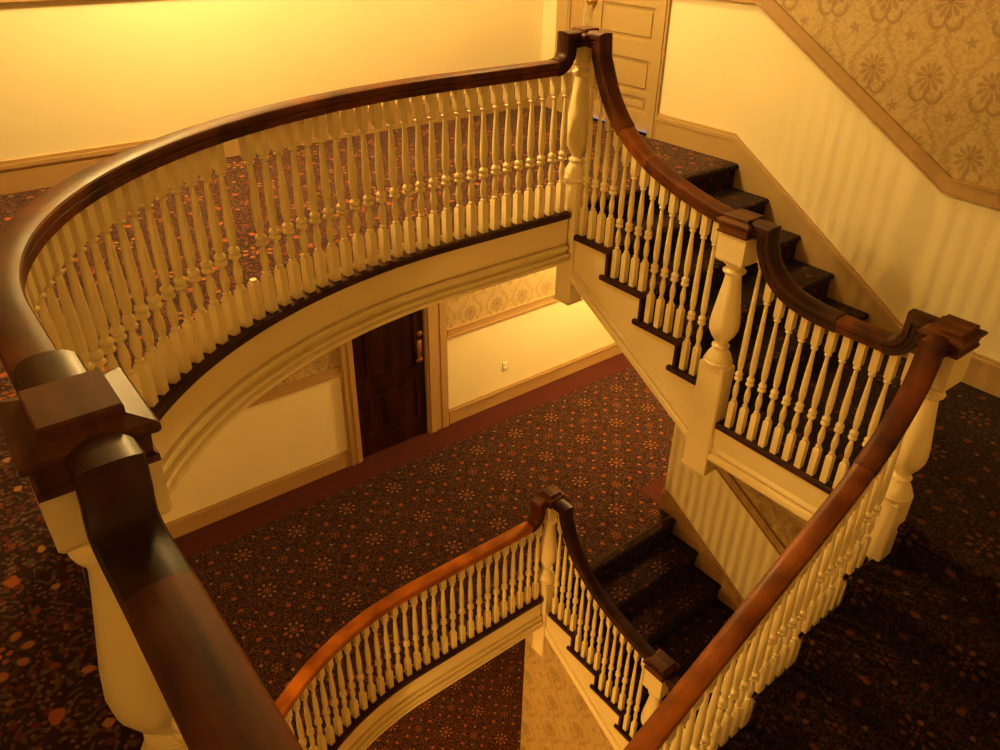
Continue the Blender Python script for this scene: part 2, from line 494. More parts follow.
# ------------------------------------------------------------------ newel posts
TURN = [(0.050,0.150),(0.068,0.157),(0.071,0.166),(0.071,0.180),(0.065,0.186),(0.064,0.200),(0.057,0.222),(0.046,0.244),(0.038,0.262),(0.036,0.270),(0.043,0.276),
        (0.044,0.284),(0.036,0.290),(0.029,0.298),(0.031,0.310),(0.054,0.352),(0.069,0.395),(0.072,0.435),(0.068,0.490),(0.057,0.580),(0.045,0.680),(0.038,0.745),
        (0.037,0.770),(0.051,0.777),(0.054,0.789),(0.045,0.798),(0.040,0.808),(0.043,0.825),(0.053,0.833),(0.055,0.842),(0.050,0.850),(0.048,0.862)]
def newel(loc, label, top=1.015, blk=0.16, neck=(0.855, 0.935), half=(0.054, 0.054), nh=(0.058, 0.058), ch=(0.082, 0.082), rk=1.0, bottom=-0.66, drop=True, ins=0.028, group=None):
    n = root('newel_post', loc, label, 'newel post', group)
    z0, z1 = 0.16, 0.855
    prof = [(r*rk, blk + (z - z0)*(neck[0] - blk)/(z1 - z0)) for r, z in TURN]
    bm = bmesh.new(); lathe(bm, prof, 28); finish('turned_shaft', bm, M_CREAM, n, 35)
    bm = bmesh.new()
    rect_loft(bm, [(half[0], half[1], bottom), (half[0], half[1], blk-0.012), (half[0]-0.010, half[1]-0.010, blk)])
    es = [e for e in bm.edges if abs(e.verts[0].co.z - e.verts[1].co.z) > 0.2]
    bmesh.ops.bevel(bm, geom=es, offset=0.008, segments=1, affect='EDGES')
    b = finish('base_block', bm, M_CREAM, n)
    if drop:
        bm = bmesh.new()
        rect_loft(bm, [(0.004, 0.004, bottom-0.052), (0.016, 0.016, bottom-0.030), (half[0]*0.6, half[1]*0.6, bottom-0.020), (half[0]*1.06, half[1]*1.06, bottom-0.008), (half[0]*1.06, half[1]*1.06, bottom+0.006)])
        finish('pendant_drop', bm, M_CREAM, b)
    bm = bmesh.new()
    rect_loft(bm, [(nh[0]*0.92, nh[1]*0.92, neck[0]-0.006), (nh[0], nh[1], neck[0]+0.006), (nh[0], nh[1], neck[1]+0.005)])
    finish('neck_block', bm, M_CREAM, n)
    hx, hy = ch; t = top
    bm = bmesh.new()
    e = [(-0.010, neck[1]), (-0.010, neck[1]+0.012), (-0.016, neck[1]+0.016), (-0.014, t-0.052), (-0.004, t-0.046), (0.0, t-0.040), (0.0, t-0.030), (-0.004, t-0.026), (-ins, t-0.016)]
    rect_loft(bm, [(hx+d, hy+d, z) for d, z in e])
    c = finish('cap', bm, M_CAP, n)
    bm = bmesh.new()
    rect_loft(bm, [(hx-ins, hy-ins, t-0.018), (hx-ins, hy-ins, t-0.004), (hx-ins-0.003, hy-ins-0.003, t)])
    finish('cap_plate', bm, M_CAP, c)
    return n

BIG = dict(half=(0.056, 0.085), nh=(0.072, 0.085), ch=(0.095, 0.100), rk=1.14)
newel((AX-0.001, AY+0.004, 0), 'big white newel post nearest the viewer, square dark cap, beside the carpeted floor', top=1.0, blk=0.10, neck=(0.795, 0.90), bottom=-0.36, drop=False, ins=0.036, **dict(BIG, half=(0.075, 0.075), nh=(0.084, 0.084), rk=1.34))
newel((BX, BY, 0), 'white turned newel post at the far end of the upper curved balustrade, pendant foot', top=1.022, rk=1.16, half=(0.062, 0.070), nh=(0.060, 0.060))
newel((CX, CY, ZL), 'white newel post with broad square foot halfway down the upper stair', top=1.215, blk=0.355, neck=(0.97, 1.120), bottom=-0.37, **BIG)
newel((DX, DY, ZL), 'white newel post with wide dark cap at the right corner of the landing', top=1.07, neck=(0.80, 0.972), bottom=-0.26, drop=False, **dict(BIG, half=(0.075, 0.062), nh=(0.085, 0.075), ch=(0.110, 0.095), rk=1.12))
newel((BX, BY+0.035, -H), 'slender white newel post at the end of the lower curved balustrade', top=1.09, blk=0.13, neck=(0.855, 0.985), bottom=-0.76, rk=1.1, half=(0.060, 0.070))
newel((CX, CY, ZL-H), 'white newel post half hidden under the sloping rail, foot of the lower flight', top=1.27, blk=0.355, neck=(0.97, 1.175), bottom=-0.37, **BIG)

# ------------------------------------------------------------------ balustrades
SHOE = [(-0.040,-0.040),(0.052,-0.040),(0.057,-0.033),(0.057,-0.010),(0.050,-0.002),(-0.036,-0.002),(-0.040,-0.008)]
def shoe_part(parent, pts, name='base_rail'):
    bm = bmesh.new(); sweep(bm, SHOE, pts)
    return local(finish(name, bm, M_SHOE, parent, 40), parent)

def gallery_balustrade(z, label, railmat, goosemat, s_end, stump_at=None, BY=BY, ztop=0.972):
    zr = z + 0.832
    o = root('balustrade', (GC[0].x, GC[0].y, z), label, 'balustrade')
    L = Vector(o.location)
    keep = lambda p: p
    g1 = gooseneck((BX, BY), (-1, 0), z+ztop, zr, 0.135, 0.085)
    g2 = gooseneck((AX, AY), (0, 1), z+0.930, zr, 0.185, 0.075)
    rail(o, g1, goosemat, 'rail_fitting')
    rail(o, list(reversed(g2)), goosemat, 'rail_fitting')
    x1 = g1[-1].x; y1 = g2[-1].y
    mid = [Vector((p.x, p.y, zr)) for p in GC if p.x < x1-0.01 and not (p.x < 0.6 and p.y < y1+0.01)]
    mid = [Vector((x1, BY, zr))] + mid + [Vector((g2[-1].x, y1, zr))]
    rail(o, mid, railmat)
    shoe_part(o, [Vector((p.x, p.y, z-0.027)) for p in GC])
    n = int(GLEN/0.0835); zb = z - 0.030
    best = None
    for i in range(n):
        s = 0.045 + (GLEN-0.09)*i/(n-1)
        if s > s_end: break
        p, t = gal_at(s)
        b = baluster(o, p.x, p.y, zb, zr - 0.035 - zb, atan2(t.y, t.x), sc=1.16)
        if s < 0.11: pass
        if stump_at:
            d = (p - Vector(stump_at)).length
            if best is None or d < best[0]: best = (d, b)
    if best:
        best[1].data = stump_mesh()
        best[1]['label'] = 'broken baluster, only its square foot left'
    return o
gallery_balustrade(0.0, 'long white balustrade curving round the upper gallery under a dark rail', M_WOOD, M_WOODD, 99, (1.09, 3.16))
GC, GLEN = GCL
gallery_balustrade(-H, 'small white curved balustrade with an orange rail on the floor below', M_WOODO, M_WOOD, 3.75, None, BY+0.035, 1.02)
GC, GLEN = GCU

# short flights: handrail heights follow the photo's easing curve
def flight_rail_pts(z):
    z = z + (0.04 if z < -1 else 0.0)
    stub = [(BX, BY-0.03, 0.972), (BX, BY-0.140, 0.972)]
    ease = [(BX, BY-0.148, 0.885), (BX, 3.278, 0.79), (BX, 3.225, 0.69), (BX, 3.13, 0.572), (BX, 3.02, 0.482), (BX, 2.88, 0.402), (BX, 2.716, 0.340), (BX, 2.554, 0.297), (BX, 2.42, 0.268), (BX, CY+0.085, 0.252)]
    S1 = [Vector(p) for p in stub]; S2 = spline(ease, 0.025)
    return [Vector((p.x, p.y, p.z+z)) for p in S1], [Vector((p.x, p.y, p.z+z)) for p in S2]
def z_on(pts, y):
    best = None
    for a, b in zip(pts, pts[1:]):
        lo, hi = min(a.y, b.y), max(a.y, b.y)
        if lo - 1e-6 <= y <= hi + 1e-6 and hi - lo > 1e-6:
            return a.z + (b.z-a.z)*(y-a.y)/(b.y-a.y)
    return None
def flight_balustrade(z, label, m1, m2):
    o = root('balustrade', (BX, 2.85, z), label, 'balustrade')
    s1, s2 = flight_rail_pts(z)
    i1 = next(i for i, p in enumerate(s2) if p.y < 3.10); i2 = next(i for i, p in enumerate(s2) if p.y < 2.90)
    rail(o, s1 + s2[:i1+1], m1, 'rail_fitting', (1, 0, 0))
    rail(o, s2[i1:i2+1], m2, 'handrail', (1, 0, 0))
    rail(o, s2[i2:], m1, 'handrail', (1, 0, 0))
    for k in range(1, 5):
        yk = Y0 - RUN*k
        for i in range(4):
            y = yk + 0.042 + 0.077*i
            if y > BY - 0.075 or y < CY + 0.11: continue
            zb = z - RISE*k + 0.001
            zt = z_on(s2, y)
            if zt is None: zt = s2[0].z
            baluster(o, BX, y, zb, zt - 0.012 - zb, 0, 0.185, 0.150)
    return o
flight_balustrade(0, 'white stepped balustrade beside the upper stair steps, brown rail swooping down', M_WOOD, M_WOODL)
flight_balustrade(-H, 'white stepped balustrade of the lower stair under a dark swooping rail', M_WOODD, M_WOODD)

def landing_balustrade(z, label, count=99):
    o = root('balustrade', (BX, 1.66, z+ZL), label, 'balustrade')
    stub = [Vector((BX, CY-0.03, z+0.248)), Vector((BX, CY-0.160, z+0.248))]
    ease = spline([(BX, CY-0.166, z+0.180), (BX, 2.022, z+0.100), (BX, 1.965, z+0.035), (BX, 1.876, z-0.018), (BX, 1.738, z-0.048), (BX, 1.60, z-0.055)], 0.02)
    g = gooseneck((BX, DY), (0, 1), z+0.090, z-0.055, 0.155, 0.10)
    g = list(reversed(g))
    rail(o, stub + ease, M_WOODD, 'rail_fitting', (1, 0, 0))
    rail(o, [ease[-1]] + [Vector((BX, 1.46, z-0.055)), Vector(g[0])], M_WOOD, 'handrail', (1, 0, 0))
    rail(o, g, M_WOODD, 'rail_fitting', (1, 0, 0))
    full = stub + ease
    shoe_part(o, [Vector((BX+0.01, DY+0.07, z+ZL)), Vector((BX+0.01, CY-0.08, z+ZL))][::-1])
    n = 12
    for i in range(min(n, count)):
        y = 2.075 - 0.0765*i
        zt = z_on(full, y) if y > 1.61 else z-0.055
        if i == n-1: zt = z-0.03
        zb = z + ZL - 0.003
        baluster(o, BX, y, zb, zt - 0.02 - zb, 0, 0.172, 0.150)
    return o
landing_balustrade(0, 'white balustrade along the edge of the landing, rail dipping between two posts')
landing_balustrade(-H, 'dim lower landing rail just visible behind the big sloping handrail', 3)

# long flight from the right-hand newel down towards the viewer
LR, LRUN, LX0 = 0.1942, 0.300, 3.295
def long_rail():
    stub = [Vector((DX-0.03, DY, 0.085)), Vector((DX-0.150, DY, 0.085))]
    keys = [(3.132, DY, 0.03), (3.118, DY, -0.055), (3.080, DY, -0.150), (3.005, DY, -0.270), (2.90, DY-0.002, -0.375), (2.735, DY-0.005, -0.500)]
    for i in range(1, 9): keys.append((2.735-0.35*i, DY-0.005-0.004*i, -0.500-0.607*0.35*i))
    return stub, spline(keys, 0.03)
def z_on_x(pts, x):
    for a, b in zip(pts, pts[1:]):
        lo, hi = min(a.x, b.x), max(a.x, b.x)
        if lo - 1e-6 <= x <= hi + 1e-6 and hi - lo > 1e-6:
            f = (x-a.x)/(b.x-a.x); return a.lerp(b, f)
    return None
o = root('balustrade', (2.0, DY, -1.6), 'white stepped balustrade under the long brown rail sloping to the bottom right edge', 'balustrade')
s1, s2 = long_rail()
j = next(i for i, p in enumerate(s2) if p.x < 2.87)
rail(o, s1 + s2[:j+1], M_WOOD, 'rail_fitting', (0, -1, 0))
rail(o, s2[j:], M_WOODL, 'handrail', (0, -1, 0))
for k in range(1, 9):
    xk = LX0 - LRUN*k
    for i in range(4):
        x = xk + 0.040 + 0.075*i
        if x > DX - 0.12: continue
        q = z_on_x(s2, x)
        if q is None: continue
        zb = ZL - LR*k + 0.001
        baluster(o, x, q.y-0.004, zb, q.z - 0.012 - zb, 0.01, 0.185, 0.150, 1.12)

# level rail running from the near newel past the viewer
o = root('balustrade', (AX, 0.5, 0), 'thick brown level rail in the near bottom left corner with white balusters', 'balustrade')
g = gooseneck((AX+0.008, AY), (0, -1), 0.938, 0.832, 0.125, 0.09)
g[2:] = spline([(AX+0.006, AY-0.128, 0.905), (AX+0.001, AY-0.150, 0.862), (AX+0.002, AY-0.20, 0.835), (AX+0.004, AY-0.30, 0.830)], 0.02)
rail(o, g, M_WOODD, 'rail_fitting', (1, 0, 0), 1.0)
rail(o, [Vector(g[-1]), Vector((AX+0.006, 0.5, 0.834)), Vector((AX+0.010, YF+0.02, 0.840))], M_WOODN, 'handrail', (1, 0, 0))
shoe_part(o, [Vector((AX, AY-0.075, 0)), Vector((AX+0.008, YF+0.02, 0))])
for i in range(8):
    baluster(o, AX+0.002, AY-0.125-0.085*i, 0.012, 0.785)

# ------------------------------------------------------------------ staircases
def step_mesh(bm, s_front, s_back, top, bot, w0, w1, axis, r=0.022, over=0.022):
    """carpeted step: rounded nose, riser set back.  axis 'y' runs along y, 'x' along x"""
    pr = [(s_back, top)]
    pr += [(s_front + r - r*sin(a*PI/10), top - r + r*cos(a*PI/10)) for a in range(0, 11)]
    pr += [(s_front + over, top - 2*r - 0.004), (s_front + over, bot), (s_back, bot)]
    f = (lambda s, z, w: (w, s, z)) if axis == 'y' else (lambda s, z, w: (s, w, z))
    extrude_poly(bm, [f(s, z, w0) for s, z in pr], Vector(f(0, 0, w1-w0)))

def short_flight(z, label):
    o = root('staircase', (4.1, 2.8, z), label, 'staircase')
    L = Vector(o.location)
    for k in range(0, 5):
        bm = bmesh.new()
        yb = Y0 - RUN*(k-1) + 0.02 if k else Y0 + 0.055
        step_mesh(bm, Y0 - RUN*k, yb, z - RISE*k, z - RISE*(k+1) - 0.02 - (0.0 if k < 4 else 0.0), BX+0.03, XR-0.022, 'y')
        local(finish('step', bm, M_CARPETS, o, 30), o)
    # closed outer string under the treads
    xo = BX - 0.026
    bm = bmesh.new()
    top = [(xo, Y0+0.02, z-0.03)]
    prof = []
    for k in range(0, 5):
        yk = Y0 - RUN*k
        if k: prof.append((yk+0.012, z - RISE*k - 0.036))
        prof.append((yk+0.012, z - RISE*(k+1) - 0.036) if k < 4 else (CY-0.04, z - RISE*k - 0.036))
    lower = lambda y: z - 0.545 - 0.565*(3.342 - y)
    pts = [(xo, BY-0.04, z-0.10)] + [(xo, BY-0.04, z - RISE - 0.036)]
    pts = [(xo, BY-0.03, lower(BY-0.03)), (xo, BY-0.03, z-RISE-0.036)]
    for k in range(1, 5):
        yk = Y0 - RUN*k + 0.014
        pts.append((xo, max(yk, CY), z - RISE*k - 0.036))
        if k < 4: pts.append((xo, max(yk, CY), z - RISE*(k+1) - 0.036))
    pts.append((xo, CY, lower(CY)))
    extrude_poly(bm, pts, (0.11, 0, 0))
    st = local(finish('stringer', bm, M_CREAM, o), o)
    bm = bmesh.new()
    prof = [(0, 0.0), (0.012, 0.012), (0.018, 0.030), (0.010, 0.050), (0.014, 0.075), (0.014, 0.098), (0, 0.105)]
    a = Vector((xo, BY-0.03, lower(BY-0.03))); b = Vector((xo, CY, lower(CY)))
    sec = [(-0.014, -0.004), (-0.014, 0.030), (-0.008, 0.042), (-0.016, 0.060), (-0.020, 0.080), (-0.012, 0.092), (0.0, 0.098), (0.02, 0.098), (0.02, -0.004)]
    A = [bm.verts.new(a + Vector((u, 0, v))) for u, v in sec]; B = [bm.verts.new(b + Vector((u, 0, v))) for u, v in sec]
    for i in range(len(sec)):
        jn = (i+1) % len(sec); bm.faces.new((A[i], A[jn], B[jn], B[i]))
    bm.faces.new(A); bm.faces.new(list(reversed(B)))
    local(finish('string_moulding', bm, M_CREAM, o, 40), o)
    for k in range(1, 5):
        yk = Y0 - RUN*k
        y1 = yk + RUN + 0.052 if k > 1 else BY - 0.062
        bm = bmesh.new(); box(bm, xo-0.024, BX+0.032, max(yk-0.012, CY+0.06), y1, z - RISE*k - 0.032, z - RISE*k, bev=0.006)
        local(finish('tread_end', bm, M_SHOE, o, 40), o)
        if k < 4:
            bm = bmesh.new(); box(bm, xo-0.004, BX+0.032, yk+0.004, yk+0.024, z - RISE*(k+1), z - RISE*k - 0.036)  # thin dark upright strip at the riser's open end
            local(finish('riser_dark_strip', bm, M_SHOE, o), o)
    # plastered underside
    bm = bmesh.new()
    zs = lambda y: lower(y) + 0.02
    extrude_poly(bm, [(BX, BY-0.03, zs(BY-0.03)), (BX, CY, zs(CY)), (BX, CY, zs(CY)+0.05), (BX, BY-0.03, zs(BY-0.03)+0.05)], (XR-BX-0.005, 0, 0))
    local(finish('soffit', bm, M_CEIL, o), o)
    return o
short_flight(0, 'short dark carpeted flight dropping from the upper floor along the right wall')
short_flight(-H, 'dark carpeted flight descending from the hall below, seen past the lower rail')

o = root('staircase', (1.6, 0.3, -2.2), 'long dark carpeted flight of steps falling away at the bottom right', 'staircase')
for k in range(0, 13):
    bm = bmesh.new()
    step_mesh(bm, LX0 - LRUN*k, LX0 - LRUN*(k-1) + 0.02 if k else LX0 + 0.05, ZL - LR*k, ZL - LR*(k+1) - 0.02, YF+0.02, DY-0.03, 'x')
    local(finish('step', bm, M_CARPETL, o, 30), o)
bm = bmesh.new()
pts = [(LX0, 0, ZL-0.06)]
for k in range(1, 13):
    xk = LX0 - LRUN*k + 0.012
    pts.append((LX0 - LRUN*(k-1) + 0.012 if k > 1 else LX0, 0, ZL - LR*k - 0.036)); pts.append((xk, 0, ZL - LR*k - 0.036))
pts += [(LX0 - LRUN*12, 0, -H+0.0), (LX0 - LRUN*11.4, 0, -H+0.0), (LX0, 0, ZL-0.55)]
extrude_poly(bm, [(x, DY+0.055, zz) for x, _, zz in pts], (0, -0.08, 0))
local(finish('stringer', bm, M_CREAM, o), o)
for k in range(1, 13):
    xk = LX0 - LRUN*k
    bm = bmesh.new(); box(bm, xk+0.004, min(xk+LRUN+0.045, DX-0.08), DY-0.016, DY+0.06, ZL - LR*k - 0.036, ZL - LR*k, bev=0.006)
    local(finish('tread_end', bm, M_SHOE, o, 40), o)
bm = bmesh.new()
extrude_poly(bm, [(LX0, YF+0.02, ZL-0.52), (LX0-LRUN*11.4, YF+0.02, -H+0.02), (LX0-LRUN*11.4, YF+0.02, -H+0.07), (LX0, YF+0.02, ZL-0.46)], (0, DY-0.05-YF, 0))
local(finish('soffit', bm, M_CEIL, o), o)

# ------------------------------------------------------------------ setting: floors
def gallery_floor(z, name, thick, border):
    global GC
    GC = GCU[0] if z == 0 else GCL[0]
    edge = gal_offset(-0.034)
    inner = [(BX+0.03, Y0+0.05)] + [(BX+0.03, BY+0.034)] + [(p.x, p.y) for p in edge] + [(AX+0.045, AY), (AX+0.045, YF-0.1)]
    outer = [(XL, YF-0.1), (XL, YBL+0.1 if border else YBU), (XE if border else XR+0.1, YBL+0.1 if border else YBU), (XE if border else XR+0.1, 3.60 if border else Y0+0.05)]
    bm = bmesh.new()
    P = [(x, y, z) for x, y in inner + outer]
    extrude_poly(bm, P, (0, 0, -thick))
    for f in bm.faces:
        c = f.calc_center_median()
        f.material_index = 0 if c.z > z - 0.001 else 1
    o = finish(name, bm, [M_CARPETU if z == 0 else M_CARPET, M_CEIL])
    return struct(o, 'patterned carpet floor')
gallery_floor(0.0, 'floor_upper', 0.335, False)
gallery_floor(-H, 'floor_hall', 0.335, True)
bm = bmesh.new(); box(bm, XL, XE, YF-0.1, YBL+0.1, ZG-0.1, ZG); struct(finish('floor_ground', bm, M_CARPET))
for z in (0.0, -H):
    bm = bmesh.new()
    box(bm, LX0+0.03, XR+0.05, YF-0.1, Y0-RUN*4+0.02, z+ZL-0.25, z+ZL)
    # open the part where the long flight leaves: floor ends at its first riser
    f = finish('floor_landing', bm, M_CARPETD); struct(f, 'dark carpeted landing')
    # landing fascia with moulding
    bm = bmesh.new()
    sec = [(-0.032, ZL-0.036), (-0.032, ZL-0.172), (-0.038, ZL-0.176), (-0.050, ZL-0.190), (-0.046, ZL-0.202), (-0.038, ZL-0.210), (-0.052, ZL-0.218), (-0.058, ZL-0.232), (-0.058, ZL-0.258), (0.02, ZL-0.258), (0.02, ZL-0.036)]
    extrude_poly(bm, [(BX+0.01+u, DY-0.02, z+v) for u, v in sec], (0, CY-DY, 0))
    struct(finish('trim_landing', bm, M_CREAM, None, 30))
# maroon carpet border laid along the lower hall walls
bm = bmesh.new()
box(bm, XL, XE, YBL-0.335, YBL+0.06, -H-0.01, -H+0.004)
box(bm, XR+0.02, XE, 3.62, 3.945, -H-0.01, -H+0.004)
struct(finish('floor_border', bm, M_BORDER), 'plain maroon carpet border')

# gallery fascia (curved) on both storeys
FAS = [(0.034,-0.060),(0.034,-0.232),(0.026,-0.234),(0.026,-0.243),(0.048,-0.246),(0.056,-0.258),(0.054,-0.272),(0.042,-0.288),(0.036,-0.292),(0.036,-0.299),(0.062,-0.302),(0.068,-0.314),(0.062,-0.325),(0.078,-0.330),(0.078,-0.350),(-0.03,-0.350),(-0.03,-0.060)]
for z, (GC, GLEN) in ((0.0, GCU), (-H, GCL)):
    bm = bmesh.new()
    sweep(bm, FAS, [Vector((p.x, p.y, z)) for p in GC] + [Vector((AX, AY-0.2, z)), Vector((AX, YF-0.05, z))])
    struct(finish('trim_gallery', bm, M_CREAM, None, 30), 'curved cream fascia under the gallery balustrade')

# ------------------------------------------------------------------ setting: walls
def vwall(name, polys, mats, axis, at, thick, label=None):
    """polys: list of (points (s, z), material index); wall lies in plane axis=at, thick away from the room"""
    bm = bmesh.new()
    for pts, mi in polys:
        P = [(at, s, z) if axis == 'x' else (s, at, z) for s, z in pts]
        extrude_poly(bm, P, (thick, 0, 0) if axis == 'x' else (0, thick, 0), mi)
    return struct(finish(name, bm, mats), label)
R4 = lambda a, b, c, d: [(a, c), (b, c), (b, d), (a, d)]
ZC = 2.75
# stair wall, upper storey: paint below the dado rail, damask above; door opening y 4.33..5.17, z 0..2.05
DY0, DY1, DZ1 = 4.33, 5.175, 2.03
CR = [(4.25, 1.06), (3.49, 1.06), (1.967, 0.176), (YF, 0.150)]
low_u = [(3.60, -0.34), (YBU, -0.34), (YBU, 0.0), (3.60, 0.0)]
polys = [
    ([(YF, ZL-0.3), (3.60, ZL-0.3)] + [(3.60, 1.06)] + [(3.49, 1.06), (1.967, 0.176), (YF, 0.15)], 0),
    ([(YF, 0.15), (1.967, 0.176), (3.49, 1.06), (3.60, 1.06), (3.60, ZC), (YF, ZC)], 1),
    (R4(3.60, DY0, -0.34, 1.06), 0), (R4(3.60, DY0, 1.06, ZC), 1),
    (R4(DY1, YBU+0.1, -0.34, 1.06), 0), (R4(DY1, YBU+0.1, 1.06, ZC), 1), (R4(DY0, DY1, DZ1, ZC), 1), (R4(DY0, DY1, -0.34, -0.0), 0)]
vwall('wall_right', polys, [M_WALL, M_WPY], 'x', XR, 0.15)
c2 = [(3.62, 1.125), (3.491, 1.050), (1.6, -0.045), (YF, -1.29)]
polys = [([(YF, ZG), (3.62, ZG), (3.62, -H+1.125), (1.967, -H+0.176), (YF, -H+0.15)], 0),
         ([(YF, -H+0.15), (1.967, -H+0.176), (3.62, -H+1.125), (3.62, ZL-0.3), (YF, ZL-0.3)], 1)]
vwall('wall_stair_lower', polys, [M_WALL, M_WPY], 'x', XR, 0.15)
vwall('wall_back', [(R4(XL, XR, 0, 1.08), 0), (R4(XL, XR, 1.08, ZC), 1)], [M_WALL, M_WPX], 'y', YBU, 0.2)
# lower hall back wall with door opening
LX0D, LX1D, LZ1 = 2.925, 3.775, -H+2.08
polys = [(R4(XL, LX0D, -H, -2.30), 0), (R4(XL, LX0D, -2.30, -0.32), 1), (R4(LX1D, XE, -H, -2.30), 0), (R4(LX1D, XE, -2.30, -0.32), 1), (R4(LX0D, LX1D, LZ1, -0.32), 1)]
vwall('wall_hall_back', polys, [M_WALL, M_WPX], 'y', YBL, 0.15)
vwall('wall_hall_return', [(R4(XR+0.15, XE, -H, -2.30), 0), (R4(XR+0.15, XE, -2.30, -0.32), 1)], [M_WALL, M_WPX], 'y', 3.62, -0.1)
vwall('wall_hall_end', [(R4(3.5, YBL, -H, -0.32), 0)], [M_WALL], 'x', XE, 0.1)
vwall('wall_left', [(R4(YF, YBL, ZG, ZC), 0)], [M_WALL], 'x', XL, -0.1)
vwall('wall_front', [(R4(XL, XE, ZG, ZC), 0)], [M_WALL], 'y', YF, -0.1)
vwall('wall_ground_back', [(R4(XL, XE, ZG, -H-0.32), 0)], [M_WALL], 'y', YBL+0.05, 0.1)
vwall('wall_ground_end', [(R4(YF, YBL, ZG, -H-0.32), 0)], [M_WALL], 'x', XE, 0.1)
# papered wall closing in the lower flight from beneath
lw = lambda y: -H - 0.56 - 0.565*(3.342 - y)
vwall('wall_under_stair', [([(DY, ZG), (3.72, ZG), (3.72, -H-0.36), (3.40, lw(3.40)-0.005), (CY, lw(CY)-0.005), (CY, -H+ZL-0.23), (DY, -H+ZL-0.23)], 0)], [M_WPY], 'x', BX-0.015, 0.08, 'papered wall under the lower stair')
vwall('wall_under_gallery', [(R4(BX+0.07, XE, ZG, -H-0.32), 0)], [M_WPX], 'y', 3.72, -0.08)
bm = bmesh.new(); box(bm, XL, XR+0.15, YF-0.1, YBU+0.2, ZC, ZC+0.1); struct(finish('ceiling', bm, M_CEIL))
bm = bmesh.new(); box(bm, XR+0.15, XE, 3.5, YBL+0.15, -0.32, -0.22); struct(finish('ceiling_hall', bm, M_CEIL))

# ------------------------------------------------------------------ setting: baseboards, dado rails
def board(name, line, axis, at, into, h, cap, mat, dz=0.0, foot=0.0):
    """skirting that follows a polyline of its TOP edge; into = direction into the room (+1/-1)"""
    bm = bmesh.new()
    P = (lambda s, z, d: (at + into*d, s, z + dz)) if axis == 'x' else (lambda s, z, d: (s, at + into*d, z + dz))
    V = lambda d: Vector((into*d, 0, 0)) if axis == 'x' else Vector((0, into*d, 0))
    for (s0, z0), (s1, z1) in zip(line, line[1:]):
        e = 0.0
        extrude_poly(bm, [P(s0, z0-cap, e), P(s1, z1-cap, e), P(s1, z1-h, e), P(s0, z0-h, e)], V(0.018))
        extrude_poly(bm, [P(s0, z0-cap, e), P(s1, z1-cap, e), P(s1, z1-cap*0.45, e), P(s0, z0-cap*0.45, e)], V(0.026))
        extrude_poly(bm, [P(s0, z0-cap*0.45, e), P(s1, z1-cap*0.45, e), P(s1, z1, e), P(s0, z0, e)], V(0.014))
    return struct(finish(name, bm, mat))
sk = [(4.25, 0.2), (3.497, 0.2), (1.971, -0.703), (YF, -0.72)]
board('baseboard_right', sk, 'x', XR, -1, 0.46, 0.05, M_TRIMU)
board('baseboard_right', [(YBU, 0.2), (5.49, 0.2)], 'x', XR, -1, 0.2, 0.05, M_TRIMU)
board('baseboard_stair_lower', [(3.62, 0.25), (3.54, 0.225), (1.971, -0.703), (YF, -0.72)], 'x', XR, -1, 0.46, 0.05, M_TRIM, -H)
board('baseboard_back', [(XL, 0.2), (XR, 0.2)], 'y', YBU, -1, 0.2, 0.05, M_TRIM)
board('baseboard_hall', [(XL, 0.2), (2.80, 0.2)], 'y', YBL, -1, 0.2, 0.045, M_TRIM, -H)
board('baseboard_hall', [(4.05, 0.2), (XE, 0.2)], 'y', YBL, -1, 0.2, 0.045, M_TRIM, -H)
board('baseboard_return', [(XR+0.0, 0.2), (XE, 0.2)], 'y', 3.62, 1, 0.2, 0.045, M_TRIM, -H)
def dado(name, line, axis, at, into, w, mat, dz=0.0):
    bm = bmesh.new()
    P = (lambda s, z, d: (at + into*d, s, z + dz)) if axis == 'x' else (lambda s, z, d: (s, at + into*d, z + dz))
    V = lambda d: Vector((into*d, 0, 0)) if axis == 'x' else Vector((0, into*d, 0))
    up = []
    for i, (s, z) in enumerate(line):
        a = line[max(i-1, 0)]; b = line[i]; c = line[min(i+1, len(line)-1)]
        def nrm(p, q):
            d = Vector((q[0]-p[0], q[1]-p[1])); 
            return Vector((0, 1)) if d.length < 1e-6 else (Vector((-d.y, d.x)).normalized() if d.x > 0 else Vector((d.y, -d.x)).normalized())
        n1, n2 = nrm(a, b), nrm(b, c)
        if i == 0: n1 = n2
        if i == len(line)-1: n2 = n1
        n = (n1+n2).normalized(); k = 1/max(0.5, n.dot(n1))
        up.append(n*k)
    for f0, f1, d in ((0.0, 0.14, 0.030), (0.14, 0.86, 0.020), (0.86, 1.0, 0.028)):
        for i in range(len(line)-1):
            q = []
            for jj, ff in ((i, f0), (i+1, f0), (i+1, f1), (i, f1)):
                o2 = up[jj]*(w*ff); q.append(P(line[jj][0]+o2.x, line[jj][1]+o2.y, 0))
            extrude_poly(bm, q, V(d))
    return struct(finish(name, bm, mat))
dado('trim_dado_right', [(4.25, 1.055), (3.49, 1.055), (1.967, 0.176), (YF, 0.150)], 'x', XR, -1, 0.092, M_TRIM)
dado('trim_dado_right', [(YBU, 1.055), (5.49, 1.055)], 'x', XR, -1, 0.092, M_TRIM)
dado('trim_dado_stair', [(3.62, 1.125), (1.967, 0.176), (YF, 0.15)], 'x', XR, -1, 0.092, M_TRIM, -H)
dado('trim_dado_back', [(XL, 1.08), (XR, 1.08)], 'y', YBU, -1, 0.092, M_TRIM)
dado('trim_dado_hall', [(XL, -2.335), (2.80, -2.335)], 'y', YBL, -1, 0.098, M_TRIM)
dado('trim_dado_hall', [(4.05, -2.335), (XE, -2.335)], 'y', YBL, -1, 0.098, M_TRIM)

